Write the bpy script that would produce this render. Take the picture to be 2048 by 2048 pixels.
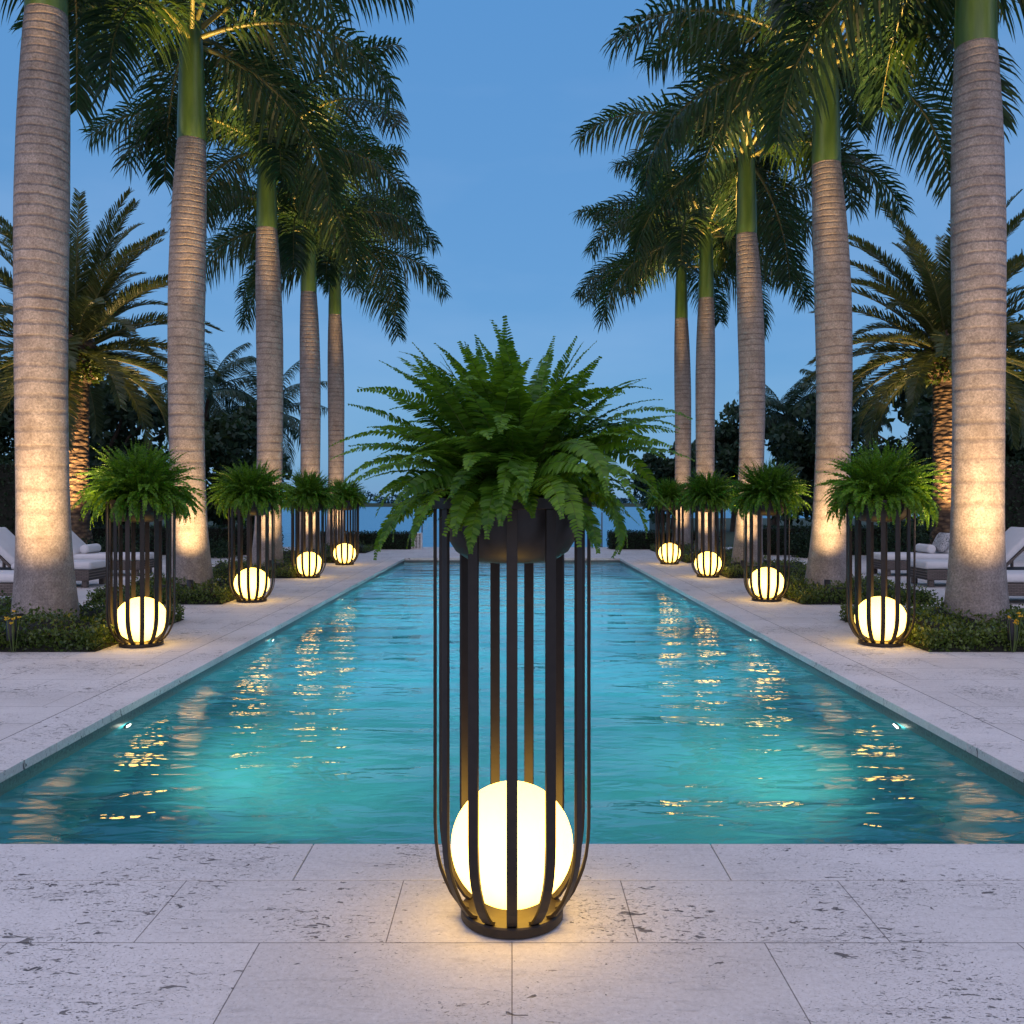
import bpy, math, random
import numpy as np
from mathutils import Vector

for o in list(bpy.data.objects):
    bpy.data.objects.remove(o)
S = bpy.context.scene
COL = S.collection
R = math.radians

# ------------------------------------------------------------ camera
H = 1.4
cd = bpy.data.cameras.new("camera")
cd.sensor_width = 36
cd.lens = 31.5
cd.shift_y = -0.0107
cd.clip_start = 0.05
cd.clip_end = 12000
cam = bpy.data.objects.new("camera", cd)
COL.objects.link(cam)
cam.location = (0, 0, H)
cam.rotation_euler = (R(90), 0, 0)
S.camera = cam

# ------------------------------------------------------------ world, sun, exposure
w = bpy.data.worlds.new("World")
S.world = w
w.use_nodes = True
nt = w.node_tree
bg = nt.nodes["Background"]
sky = nt.nodes.new("ShaderNodeTexSky")
sky.sky_type = 'NISHITA'
sky.sun_disc = False
sky.sun_elevation = R(9)
sky.sun_rotation = R(180)
sky.ozone_density = 5.0
sky.dust_density = 0.6
mixn = nt.nodes.new("ShaderNodeMix")
mixn.data_type = 'RGBA'
mixn.inputs[0].default_value = 0.84
nt.links.new(sky.outputs[0], mixn.inputs[6])
tcw = nt.nodes.new("ShaderNodeTexCoord")
sepw = nt.nodes.new("ShaderNodeSeparateXYZ")
nt.links.new(tcw.outputs["Generated"], sepw.inputs[0])
rw = nt.nodes.new("ShaderNodeValToRGB")                  # even blue-hour air light, paler and more violet overhead
el_ = rw.color_ramp.elements
el_[0].position = 0.0
el_[0].color = (0.52, 1.38, 2.72, 1)
el_[1].position = 1.0
el_[1].color = (1.60, 2.25, 3.7, 1)
for p_, c_ in ((0.10, (0.64, 1.50, 2.74)), (0.50, (0.50, 1.42, 2.95)), (0.62, (0.80, 1.72, 3.2))):
    e_ = el_.new(p_)
    e_.color = (*c_, 1)
nt.links.new(sepw.outputs[2], rw.inputs[0])
nt.links.new(rw.outputs[0], mixn.inputs[7])
mpw = nt.nodes.new("ShaderNodeMapping")                  # thin high haze in long faint streaks
mpw.inputs["Scale"].default_value = (1.6, 1.6, 5.5)
nt.links.new(tcw.outputs["Generated"], mpw.inputs[0])
nzw = nt.nodes.new("ShaderNodeTexNoise")
nzw.inputs["Scale"].default_value = 1.7
nzw.inputs["Detail"].default_value = 5
nt.links.new(mpw.outputs[0], nzw.inputs["Vector"])
rcw = nt.nodes.new("ShaderNodeValToRGB")
rcw.color_ramp.elements[0].position = 0.40
rcw.color_ramp.elements[0].color = (0, 0, 0, 1)
rcw.color_ramp.elements[1].position = 0.75
rcw.color_ramp.elements[1].color = (0.30, 0.26, 0.22, 1)
nt.links.new(nzw.outputs["Fac"], rcw.inputs[0])
hz = nt.nodes.new("ShaderNodeMix")
hz.data_type = 'RGBA'
hz.blend_type = 'ADD'
hz.inputs[0].default_value = 1.0
nt.links.new(mixn.outputs[2], hz.inputs[6])
nt.links.new(rcw.outputs[0], hz.inputs[7])
nt.links.new(hz.outputs[2], bg.inputs[0])
bg.inputs[1].default_value = 0.095

sl = bpy.data.lights.new("afterglow_sun", 'SUN')
sl.energy = 0.66
sl.angle = R(110)
sl.color = (1.0, 0.66, 0.62)
so = bpy.data.objects.new("afterglow_sun", sl)
COL.objects.link(so)
so.rotation_euler = (R(42), 0, R(-8))

vs = S.view_settings
vs.view_transform = 'Standard'
vs.look = 'None'
vs.exposure = 1.2
vs.gamma = 1
S.render.engine = 'CYCLES'
cy = S.cycles
cy.use_denoising = True
cy.denoiser = 'OPENIMAGEDENOISE'
cy.sample_clamp_indirect = 3.0
cy.max_bounces = 7
cy.diffuse_bounces = 2
cy.glossy_bounces = 2
cy.transmission_bounces = 5
cy.transparent_max_bounces = 8
cy.caustics_reflective = False
cy.blur_glossy = 0.5

rng = np.random.default_rng(11)

# ------------------------------------------------------------ mesh helpers
class MB:
    def __init__(self):
        self.V = []
        self.F = []
        self.n = 0

    def add(self, v, f):
        v = np.asarray(v, float).reshape(-1, 3)
        n = self.n
        self.V.append(v)
        if isinstance(f, np.ndarray):
            self.F.extend((f + n).tolist())
        else:
            self.F.extend([tuple(i + n for i in q) for q in f])
        self.n += len(v)

    def box(self, x0, x1, y0, y1, z0, z1):
        self.add([(x0, y0, z0), (x1, y0, z0), (x1, y1, z0), (x0, y1, z0), (x0, y0, z1), (x1, y0, z1), (x1, y1, z1), (x0, y1, z1)],
                 [(0, 3, 2, 1), (4, 5, 6, 7), (0, 1, 5, 4), (1, 2, 6, 5), (2, 3, 7, 6), (3, 0, 4, 7)])

    def quad(self, a, b, c, d):
        self.add([a, b, c, d], [(0, 1, 2, 3)])

    def lathe(self, prof, seg=40, cx=0, cy=0):
        n = len(prof)
        a = np.arange(seg) * 2 * math.pi / seg
        v = []
        for r, z in prof:
            v.append(np.stack([cx + r * np.cos(a), cy + r * np.sin(a), np.full(seg, z)], 1))
        f = []
        for i in range(n - 1):
            for j in range(seg):
                k = (j + 1) % seg
                f.append((i * seg + j, i * seg + k, (i + 1) * seg + k, (i + 1) * seg + j))
        self.add(np.concatenate(v), f)

    def tube(self, pts, rad, seg=6):
        pts = np.asarray(pts, float)
        n = len(pts)
        rad = np.broadcast_to(np.asarray(rad, float), (n,))
        t = np.gradient(pts, axis=0)
        t /= np.linalg.norm(t, axis=1)[:, None] + 1e-9
        up = np.array([0.13, 0.21, 1.0]) if abs(t[0][2]) < 0.9 else np.array([1.0, 0.2, 0.1])
        s = np.cross(t, up)
        s /= np.linalg.norm(s, axis=1)[:, None] + 1e-9
        b = np.cross(s, t)
        a = np.arange(seg) * 2 * math.pi / seg
        v = pts[:, None, :] + rad[:, None, None] * (np.cos(a)[None, :, None] * s[:, None, :] + np.sin(a)[None, :, None] * b[:, None, :])
        f = []
        for i in range(n - 1):
            for j in range(seg):
                k = (j + 1) % seg
                f.append((i * seg + j, i * seg + k, (i + 1) * seg + k, (i + 1) * seg + j))
        self.add(v.reshape(-1, 3), f)

    def build(self, name, mat, parent=None, smooth=False, bevel=0):
        me = bpy.data.meshes.new(name)
        v = np.concatenate(self.V)
        me.from_pydata(v.tolist(), [], self.F)
        if smooth:
            me.polygons.foreach_set("use_smooth", [True] * len(me.polygons))
        me.materials.append(mat)
        me.update()
        o = bpy.data.objects.new(name, me)
        COL.objects.link(o)
        if parent is not None:
            o.parent = parent
        if bevel:
            m = o.modifiers.new("bevel", 'BEVEL')
            m.width = bevel
            m.segments = 3
            m.limit_method = 'ANGLE'
        return o


def leaves(mb, c, size, aspect=0.5, flat=0.0, nrm=None, r=rng):
    """diamond leaves at points c, random orientation (pulled towards nrm where given)"""
    n = len(c)
    d = r.normal(size=(n, 3))
    if nrm is not None:
        d = d * 0.75 + nrm * 0.8
    d /= np.linalg.norm(d, axis=1)[:, None]
    q = r.normal(size=(n, 3))
    q[:, 2] *= (1 - flat)
    e = np.cross(d, q)
    e /= np.linalg.norm(e, axis=1)[:, None] + 1e-9
    s = size * r.uniform(0.6, 1.25, n)[:, None]
    v = np.stack([c, c + d * s * 0.5 + e * s * aspect * 0.5, c + d * s, c + d * s * 0.5 - e * s * aspect * 0.5], 1).reshape(-1, 3)
    f = np.arange(n * 4).reshape(n, 4)
    mb.add(v, f)


def tag(o, label=None, cat=None, group=None, kind=None):
    if label: o['label'] = label
    if cat: o['category'] = cat
    if group: o['group'] = group
    if kind: o['kind'] = kind
    return o


def empty(name, loc, label, cat, group=None, rz=0):
    o = bpy.data.objects.new(name, None)
    COL.objects.link(o)
    o.empty_display_size = 0.2
    o.location = loc
    o.rotation_euler = (0, 0, rz)
    return tag(o, label, cat, group)


def copy_tree(o, parent=None):
    c = o.copy()
    COL.objects.link(c)
    c.parent = parent
    for ch in list(o.children):
        copy_tree(ch, c)
    return c

# ------------------------------------------------------------ material helpers
class NT:
    def __init__(self, name):
        self.m = bpy.data.materials.new(name)
        self.m.use_nodes = True
        self.t = self.m.node_tree
        self.b = self.t.nodes["Principled BSDF"]
        self.out = self.t.nodes["Material Output"]

    def n(self, typ, **kw):
        x = self.t.nodes.new(typ)
        for k, v in kw.items():
            setattr(x, k, v)
        return x

    def l(self, a, b):
        self.t.links.new(a, b)

    def math(self, op, a, b=None, c=None, clamp=False):
        x = self.n("ShaderNodeMath", operation=op)
        x.use_clamp = clamp
        for i, q in enumerate((a, b, c)):
            if q is None: continue
            if isinstance(q, (int, float)): x.inputs[i].default_value = q
            else: self.l(q, x.inputs[i])
        return x.outputs[0]

    def coord(self, scale=(1, 1, 1), rot=(0, 0, 0), which="Object"):
        tc = self.n("ShaderNodeTexCoord")
        mp = self.n("ShaderNodeMapping")
        mp.inputs["Scale"].default_value = scale
        mp.inputs["Rotation"].default_value = rot
        self.l(tc.outputs[which], mp.inputs[0])
        return mp.outputs[0]

    def noise(self, vec, scale, detail=4, rough=0.55, dist=0.0):
        x = self.n("ShaderNodeTexNoise")
        x.inputs["Scale"].default_value = scale
        x.inputs["Detail"].default_value = detail
        x.inputs["Roughness"].default_value = rough
        x.inputs["Distortion"].default_value = dist
        self.l(vec, x.inputs["Vector"])
        return x.outputs["Fac"]

    def ramp(self, fac, stops):
        x = self.n("ShaderNodeValToRGB")
        e = x.color_ramp.elements
        while len(e) < len(stops): e.new(0.5)
        for i, (p, c) in enumerate(stops):
            e[i].position = p
            e[i].color = (c[0], c[1], c[2], 1) if not isinstance(c, (int, float)) else (c, c, c, 1)
        self.l(fac, x.inputs[0])
        return x.outputs[0]

    def mix(self, fac, a, b, blend='MIX'):
        x = self.n("ShaderNodeMix", data_type='RGBA', blend_type=blend)
        for i, q in ((0, fac), (6, a), (7, b)):
            if isinstance(q, (int, float)): x.inputs[i].default_value = q
            elif isinstance(q, tuple): x.inputs[i].default_value = (q[0], q[1], q[2], 1)
            else: self.l(q, x.inputs[i])
        return x.outputs[2]

    def bump(self, h, dist, strength=1.0):
        x = self.n("ShaderNodeBump")
        x.inputs["Strength"].default_value = strength
        x.inputs["Distance"].default_value = dist
        self.l(h, x.inputs["Height"])
        self.l(x.outputs[0], self.b.inputs["Normal"])
        return x

    def set(self, **kw):
        for k, v in kw.items():
            i = self.b.inputs[k.replace("_", " ")]
            if isinstance(v, tuple): i.default_value = (v[0], v[1], v[2], 1)
            elif isinstance(v, (int, float)): i.default_value = v
            else: self.l(v, i)
        return self


def simple(name, col, rough=0.6, metal=0.0, var=0.25, scale=8.0, bump=0.0, spec=0.5):
    k = NT(name)
    v = k.coord()
    nz = k.noise(v, scale, 5)
    dk = tuple(c * (1 - var) for c in col)
    lt = tuple(min(1, c * (1 + var)) for c in col)
    k.set(Base_Color=k.ramp(nz, [(0.3, dk), (0.7, lt)]), Roughness=rough, Metallic=metal)
    k.b.inputs["Specular IOR Level"].default_value = spec
    if bump: k.bump(nz, bump)
    return k.m


def leafmat(name, dark, light, scale=3.0, rough=0.45, trans=0.35, spec=0.4):
    k = NT(name)
    v = k.coord()
    nz = k.noise(v, scale, 3)
    oi = k.n("ShaderNodeObjectInfo")
    geo = k.n("ShaderNodeNewGeometry")
    rnd = k.math('ADD', k.math('MULTIPLY', nz, 0.65), k.math('MULTIPLY', geo.outputs["Random Per Island"], 0.35))
    rnd = k.math('ADD', rnd, k.math('MULTIPLY', k.math('SUBTRACT', oi.outputs["Random"], 0.5), 0.16))
    col = k.ramp(rnd, [(0.25, dark), (0.75, light)])
    k.set(Base_Color=col, Roughness=rough)
    k.b.inputs["Specular IOR Level"].default_value = spec
    tr = k.n("ShaderNodeBsdfTranslucent")
    k.l(k.mix(1.0, col, (1.9, 1.5, 0.6), "MULTIPLY"), tr.inputs["Color"])
    ms = k.n("ShaderNodeMixShader")
    ms.inputs[0].default_value = trans
    k.l(k.b.outputs[0], ms.inputs[1])
    k.l(tr.outputs[0], ms.inputs[2])
    k.l(ms.outputs[0], k.out.inputs[0])
    return k.m

# ------------------------------------------------------------ materials
def stone(name, brick=True, side=False):
    k = NT(name)
    v = k.coord()
    tone = k.noise(v, 0.9, 5, 0.6)
    col = k.ramp(tone, [(0.25, (0.57, 0.55, 0.52)), (0.5, (0.66, 0.64, 0.61)), (0.75, (0.73, 0.71, 0.68))])
    # fine grain
    g = k.noise(v, 55, 4, 0.7)
    col = k.mix(0.34, col, k.ramp(g, [(0.3, 0.25), (0.7, 0.80)]), 'OVERLAY')
    # cloudy veins, oblique
    vv = k.coord((2.0, 9.0, 4.0), (0, 0, R(28)))
    vein = k.noise(vv, 2.2, 7, 0.68, 0.9)
    vm = k.ramp(vein, [(0.54, 0.0), (0.70, 1.0)])
    col = k.mix(k.math('MULTIPLY', vm, 0.34), col, (0.30, 0.29, 0.29))
    # travertine pits: stretched holes, thick in some patches and absent in others
    pn = k.noise(v, 1.9, 3, 0.5)
    if brick:                                   # every slab is cut from its own part of the bed: more or fewer holes
        bs = k.n("ShaderNodeTexBrick")
        tb = k.n("ShaderNodeTexCoord")
        mq = k.n("ShaderNodeMapping")
        mq.inputs["Location"].default_value = (0.0, -2.84 + 0.466 * 40, 0)
        k.l(tb.outputs["Object"], mq.inputs[0])
        k.l(mq.outputs[0], bs.inputs["Vector"])
        bs.offset = 0.5
        for nm_, vl in (("Scale", 1.0), ("Mortar Size", 0.0), ("Brick Width", 0.8), ("Row Height", 0.466)):
            bs.inputs[nm_].default_value = vl
        bs.inputs["Color1"].default_value = (0, 0, 0, 1)
        bs.inputs["Color2"].default_value = (1, 1, 1, 1)
        pn = k.math('ADD', pn, k.math('MULTIPLY', k.math('SUBTRACT', bs.outputs["Color"], 0.5), 0.17))
    patch = k.ramp(pn, [(0.36, 0.0), (0.60, 1.0)])
    pv = k.coord((1.0, 2.3, 1.0), (0, 0, R(24)))
    p1 = k.noise(pv, 13, 3, 0.62, 0.8)
    p2 = k.noise(pv, 42, 3, 0.6, 0.6)
    p3 = k.noise(pv, 105, 2, 0.6, 0.2)
    t1 = k.math('SUBTRACT', 0.735, k.math('MULTIPLY', patch, 0.115))
    m1 = k.math('MULTIPLY', k.math('SUBTRACT', p1, t1), 40.0, clamp=True)
    t2 = k.math('SUBTRACT', 0.712, k.math('MULTIPLY', patch, 0.10))
    m2 = k.math('MULTIPLY', k.math('SUBTRACT', p2, t2), 26.0, clamp=True)
    m3 = k.math('MULTIPLY', k.math('SUBTRACT', p3, k.math('SUBTRACT', 0.66, k.math('MULTIPLY', patch, 0.06))), 9.0, clamp=True)
    pit = k.math('MAXIMUM', m1, k.math('MULTIPLY', m2, 0.85))
    pit = k.math('MAXIMUM', pit, k.math('MULTIPLY', m3, 0.5))
    pcol = k.ramp(k.noise(v, 30, 3, 0.6), [(0.35, (0.028, 0.028, 0.032)), (0.65, (0.14, 0.13, 0.12))])
    col = k.mix(k.math('MULTIPLY', pit, 0.88), col, pcol)
    h = k.math('SUBTRACT', k.math('MULTIPLY', g, 0.22), pit)
    h = k.math('SUBTRACT', h, k.math('MULTIPLY', vm, 0.15))
    if brick:
        bt = k.n("ShaderNodeTexBrick")
        tc = k.n("ShaderNodeTexCoord")
        mp = k.n("ShaderNodeMapping")
        mp.inputs["Location"].default_value = (0.0, -2.84 + 0.466 * 40, 0)
        k.l(tc.outputs["Object"], mp.inputs[0])
        k.l(mp.outputs[0], bt.inputs["Vector"])
        bt.offset = 0.5
        bt.inputs["Scale"].default_value = 1.0
        bt.inputs["Mortar Size"].default_value = 0.0020
        bt.inputs["Mortar Smooth"].default_value = 0.15
        bt.inputs["Bias"].default_value = 0.0
        bt.inputs["Brick Width"].default_value = 0.8
        bt.inputs["Row Height"].default_value = 0.466
        bt.inputs["Color1"].default_value = (0.93, 0.92, 0.91, 1)
        bt.inputs["Color2"].default_value = (1.04, 1.035, 1.03, 1)
        bt.inputs["Mortar"].default_value = (0.38, 0.36, 0.35, 1)
        col = k.mix(1.0, col, bt.outputs["Color"], 'MULTIPLY')
        h = k.math('SUBTRACT', h, k.math('MULTIPLY', bt.outputs["Fac"], 1.0))
    k.set(Base_Color=col, Roughness=0.72)
    k.b.inputs["Specular IOR Level"].default_value = 0.3
    k.bump(h, 0.007, 0.9)
    return k.m

M = {}
M['deck'] = stone("limestone_paving")
M['coping'] = stone("limestone_coping", brick=False)
M['band'] = simple("waterline_tile", (0.10, 0.13, 0.13), 0.4, 0, 0.5, 60)
M['soil'] = simple("dark_soil", (0.020, 0.017, 0.012), 0.9, 0, 0.4, 20, 0.01)
M['lawn'] = simple("dark_lawn", (0.018, 0.035, 0.014), 0.9, 0, 0.4, 3, 0.02)  # dark soil and grass tone

def pool_plaster():
    k = NT("turquoise_plaster")
    v = k.coord()
    nz = k.noise(v, 1.3, 4)
    k.set(Base_Color=k.ramp(nz, [(0.3, (0.012, 0.24, 0.30)), (0.7, (0.03, 0.33, 0.38))]), Roughness=0.8)
    return k.m
M['plaster'] = pool_plaster()

def water(name, amp, s1, s2, col, rough):
    k = NT(name)
    v = k.coord((0.62, 1.7, 1.0))
    a = k.noise(v, s1, 1.4, 0.42, 0.5)
    b = k.noise(k.coord((0.75, 2.0, 1.0), (0, 0, R(9))), s2, 2, 0.5, 0.6)
    h = k.math('ADD', k.math('MULTIPLY', a, 1.0), k.math('MULTIPLY', b, 0.17))
    k.set(Base_Color=col, Roughness=rough, IOR=1.33)
    k.b.inputs["Transmission Weight"].default_value = 1.0
    k.bump(h, amp, 1.0)
    return k.m
M['water'] = water("pool_water", 0.075, 1.15, 4.0, (0.86, 0.98, 1.0), 0.0)

def seamat():
    k = NT("sea_water")
    v = k.coord()
    a = k.noise(v, 0.5, 6, 0.6)
    k.set(Base_Color=(0.055, 0.25, 0.40), Roughness=0.32, IOR=1.33)
    k.bump(a, 0.5, 1.0)
    return k.m
M['sea'] = seamat()

M['bronze'] = simple("dark_bronze_metal", (0.020, 0.0145, 0.011), 0.5, 0.25, 0.2, 30)
M['pot'] = simple("charcoal_pot", (0.018, 0.017, 0.017), 0.5, 0.1, 0.2, 20)
M['black'] = simple("black_housing", (0.012, 0.013, 0.016), 0.45, 0.2, 0.2, 20)

def globe():
    k = NT("frosted_globe")
    k.set(Base_Color=(0.8, 0.75, 0.65), Roughness=0.35)
    tc = k.n("ShaderNodeTexCoord")
    sp = k.n("ShaderNodeSeparateXYZ")
    k.l(tc.outputs["Generated"], sp.inputs[0])
    # globe shading put into the emission colour: paler low down, warmer towards the crown
    col = k.ramp(sp.outputs[2], [(0.0, (1.0, 0.55, 0.080)), (0.38, (1.0, 0.60, 0.105)), (0.75, (1.0, 0.57, 0.084)), (1.0, (0.80, 0.44, 0.060))])
    k.l(col, k.b.inputs["Emission Color"])
    k.b.inputs["Emission Strength"].default_value = 3.2
    return k.m
M['globe'] = globe()

def emis(name, col, s):
    k = NT(name)
    k.set(Base_Color=col, Roughness=0.3)
    k.b.inputs["Emission Color"].default_value = (*col, 1)
    k.b.inputs["Emission Strength"].default_value = s
    return k.m
M['lens'] = emis("lamp_lens", (1.0, 0.75, 0.45), 3.0)
M['poollens'] = emis("pool_lamp_lens", (1.0, 0.95, 0.78), 5.0)

def trunkmat():
    k = NT("ringed_palm_bark")
    tc = k.n("ShaderNodeTexCoord")
    sp = k.n("ShaderNodeSeparateXYZ")
    k.l(tc.outputs["Object"], sp.inputs[0])
    v = tc.outputs["Object"]
    wob = k.noise(v, 2.2, 3)
    wob2 = k.noise(v, 9.0, 3)
    z = k.math('ADD', sp.outputs[2], k.math('MULTIPLY', k.math('SUBTRACT', wob, 0.5), 0.075))
    z = k.math('ADD', z, k.math('MULTIPLY', k.math('SUBTRACT', wob2, 0.5), 0.018))
    oi = k.n("ShaderNodeObjectInfo")
    z = k.math('ADD', z, k.math('MULTIPLY', oi.outputs["Random"], 0.3))
    u = k.math('MULTIPLY', k.math('POWER', k.math('MAXIMUM', z, 0.02), 1.72), 1.75)
    fr = k.math('FRACT', u)
    idx = k.math('FLOOR', u)
    wn = k.n("ShaderNodeTexWhiteNoise", noise_dimensions='1D')
    k.l(idx, wn.inputs["W"])
    # dark scar line where fr is near 0, pale lip below
    line = k.math('SUBTRACT', 1.0, k.math('MULTIPLY', k.math('ABSOLUTE', k.math('SUBTRACT', fr, 0.5)), 2.0))
    scar = k.ramp(line, [(0.0, 1.0), (0.16, 0.8), (0.36, 0.0)])
    scar = k.math('MULTIPLY', scar, k.math('ADD', 0.45, k.math('MULTIPLY', wn.outputs["Value"], 0.55)))
    hz = k.math('MULTIPLY', k.math('SUBTRACT', z, 0.7), 0.42, clamp=True)
    scar = k.math('MULTIPLY', scar, k.math('ADD', 0.35, k.math('MULTIPLY', hz, 0.65)))
    scar = k.math('MULTIPLY', scar, k.ramp(k.noise(v, 3.5, 4), [(0.30, 0.25), (0.60, 1.0)]))
    mot = k.noise(v, 5.5, 6, 0.7)
    col = k.ramp(mot, [(0.25, (0.180, 0.163, 0.152)), (0.5, (0.275, 0.250, 0.236)), (0.75, (0.365, 0.335, 0.315))])
    gr = k.noise(v, 48, 5, 0.8)
    col = k.mix(0.55, col, k.ramp(gr, [(0.34, 0.10), (0.66, 0.88)]), 'OVERLAY')
    lich = k.ramp(k.noise(k.coord((1, 1, 1)), 26, 4, 0.6), [(0.63, 0.0), (0.72, 1.0)])
    col = k.mix(k.math('MULTIPLY', lich, 0.30), col, (0.52, 0.47, 0.40))
    st = k.ramp(k.noise(k.coord((3, 3, 0.6)), 1.6, 5), [(0.52, 0.0), (0.74, 1.0)])
    col = k.mix(k.math('MULTIPLY', st, 0.40), col, (0.13, 0.10, 0.085))
    col = k.mix(k.math('MULTIPLY', scar, 0.66), col, (0.055, 0.042, 0.04))
    k.set(Base_Color=col, Roughness=0.85)
    k.b.inputs["Specular IOR Level"].default_value = 0.2
    h = k.math('SUBTRACT', k.math('MULTIPLY', gr, 0.35), scar)
    k.bump(h, 0.007, 0.9)
    return k.m
M['trunk'] = trunkmat()

def shaftmat():
    k = NT("green_crownshaft")
    nz = k.noise(k.coord((4, 4, 0.5)), 3.0, 5)
    k.set(Base_Color=k.ramp(nz, [(0.3, (0.035, 0.085, 0.022)), (0.7, (0.075, 0.15, 0.04))]), Roughness=0.35)
    return k.m
M['shaft'] = shaftmat()
M['palmleaf'] = leafmat("palm_leaflets", (0.010, 0.041, 0.024), (0.036, 0.086, 0.036), 1.2, 0.40, 0.35, 0.4)
M['rachis'] = simple("frond_midrib", (0.10, 0.105, 0.03), 0.5, 0, 0.3, 4)
M['dateleaf'] = leafmat("date_palm_leaflets", (0.030, 0.055, 0.020), (0.075, 0.105, 0.035), 1.2, 0.42, 0.25, 0.45)
M['fern'] = leafmat("fern_pinnae", (0.022, 0.090, 0.008), (0.115, 0.260, 0.018), 5.0, 0.45, 0.35, 0.35)
M['fernstem'] = simple("fern_midrib", (0.07, 0.11, 0.02), 0.6)
M['bush'] = leafmat("groundcover_leaves", (0.026, 0.060, 0.012), (0.110, 0.170, 0.030), 9.0, 0.35, 0.25, 0.5)
M['hedge'] = leafmat("hedge_leaves", (0.009, 0.026, 0.014), (0.026, 0.056, 0.024), 4.0, 0.55, 0.2, 0.25)
M['tree'] = leafmat("dark_tree_leaves", (0.014, 0.036, 0.024), (0.040, 0.078, 0.044), 1.4, 0.55, 0.25, 0.25)
M['coco'] = leafmat("coconut_leaflets", (0.014, 0.042, 0.026), (0.034, 0.076, 0.040), 1.4, 0.45, 0.25, 0.35)
M['wood'] = simple("dark_branch_bark", (0.05, 0.04, 0.03), 0.9, 0, 0.3, 6, 0.02)
M['core'] = simple("shrub_dark_core", (0.006, 0.008, 0.004), 0.95, 0, 0.3, 10)  # solid filler inside the leaves, inner shade put into its colour
M['faraway'] = leafmat("haze_tinted_leaves", (0.012, 0.04, 0.06), (0.03, 0.075, 0.10), 0.2, 0.9, 0.1, 0.0)  # blue of the distant air put into the leaf colour
M['cushion'] = simple("white_outdoor_fabric", (0.66, 0.66, 0.66), 0.85, 0, 0.05, 4, 0.004)
M['towel'] = simple("white_terry_towel", (0.70, 0.70, 0.70), 0.95, 0, 0.08, 90, 0.004)
M['yellow'] = leafmat("yellow_petals", (0.55, 0.36, 0.03), (0.65, 0.50, 0.08), 8.0, 0.6, 0.4, 0.2)

def wicker():
    k = NT("woven_wicker")
    bt = k.n("ShaderNodeTexBrick")
    k.l(k.coord((1, 1, 1), (R(90), 0, 0)), bt.inputs["Vector"])
    bt.inputs["Scale"].default_value = 1.0
    bt.inputs["Brick Width"].default_value = 0.08
    bt.inputs["Row Height"].default_value = 0.022
    bt.inputs["Mortar Size"].default_value = 0.003
    bt.inputs["Color1"].default_value = (0.13, 0.105, 0.09, 1)
    bt.inputs["Color2"].default_value = (0.17, 0.14, 0.12, 1)
    bt.inputs["Mortar"].default_value = (0.035, 0.028, 0.024, 1)
    k.set(Base_Color=bt.outputs["Color"], Roughness=0.7)
    k.bump(k.math('SUBTRACT', 1.0, bt.outputs["Fac"]), 0.004)
    return k.m
M['wicker'] = wicker()

def patterned():
    k = NT("scribble_pattern_fabric")
    nz = k.noise(k.coord(), 9, 2, 0.5, 2.0)
    k.set(Base_Color=k.ramp(nz, [(0.44, (0.5, 0.5, 0.5)), (0.50, (0.05, 0.06, 0.07)), (0.56, (0.5, 0.5, 0.5))]), Roughness=0.9)
    return k.m
M['pattern'] = patterned()

def datetrunk():
    k = NT("date_palm_bark")
    v = k.coord((1, 1, 1))
    vo = k.n("ShaderNodeTexVoronoi")
    vo.inputs["Scale"].default_value = 1.0
    k.l(k.coord((5.5, 5.5, 11.0)), vo.inputs["Vector"])
    nz = k.noise(v, 14, 4)
    col = k.ramp(vo.outputs["Distance"], [(0.05, (0.26, 0.165, 0.085)), (0.6, (0.07, 0.045, 0.03))])
    col = k.mix(0.4, col, k.ramp(nz, [(0.3, 0.1), (0.7, 0.9)]), 'OVERLAY')
    k.set(Base_Color=col, Roughness=0.9)
    k.bump(k.math('SUBTRACT', 1.0, vo.outputs["Distance"]), 0.06)
    return k.m
M['datetrunk'] = datetrunk()

def glassmat():
    k = NT("clear_glass")
    k.set(Base_Color=(0.96, 0.99, 0.99), Roughness=0.0, IOR=1.08)
    k.b.inputs["Transmission Weight"].default_value = 1.0
    return k.m
M['glass'] = glassmat()
M['steel'] = simple("steel_post", (0.10, 0.11, 0.12), 0.4, 0.8, 0.1)
M['white'] = simple("white_plaster", (0.70, 0.70, 0.69), 0.8, 0, 0.06, 12)

# ------------------------------------------------------------ the setting
PX, PY0, PY1 = 2.65, 3.65, 22.0
CW = 0.344
WZ = -0.10

def frame_sheet(mb, X, Y0, Y1, hx, hy0, hy1, z):
    mb.quad((-X, Y0, z), (X, Y0, z), (X, hy0, z), (-X, hy0, z))
    mb.quad((-X, hy1, z), (X, hy1, z), (X, Y1, z), (-X, Y1, z))
    mb.quad((-X, hy0, z), (-hx, hy0, z), (-hx, hy1, z), (-X, hy1, z))
    mb.quad((hx, hy0, z), (X, hy0, z), (X, hy1, z), (hx, hy1, z))

DY1 = 27.3
mb = MB()
frame_sheet(mb, 22, -9, DY1, PX + CW, PY0 - CW, PY1 + CW, 0)
mb.quad((-6.9, DY1, 0), (5.2, DY1, 0), (5.2, DY1, -1.6), (-6.9, DY1, -1.6))
tag(mb.build("pool_deck", M['deck']), kind="structure")

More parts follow.
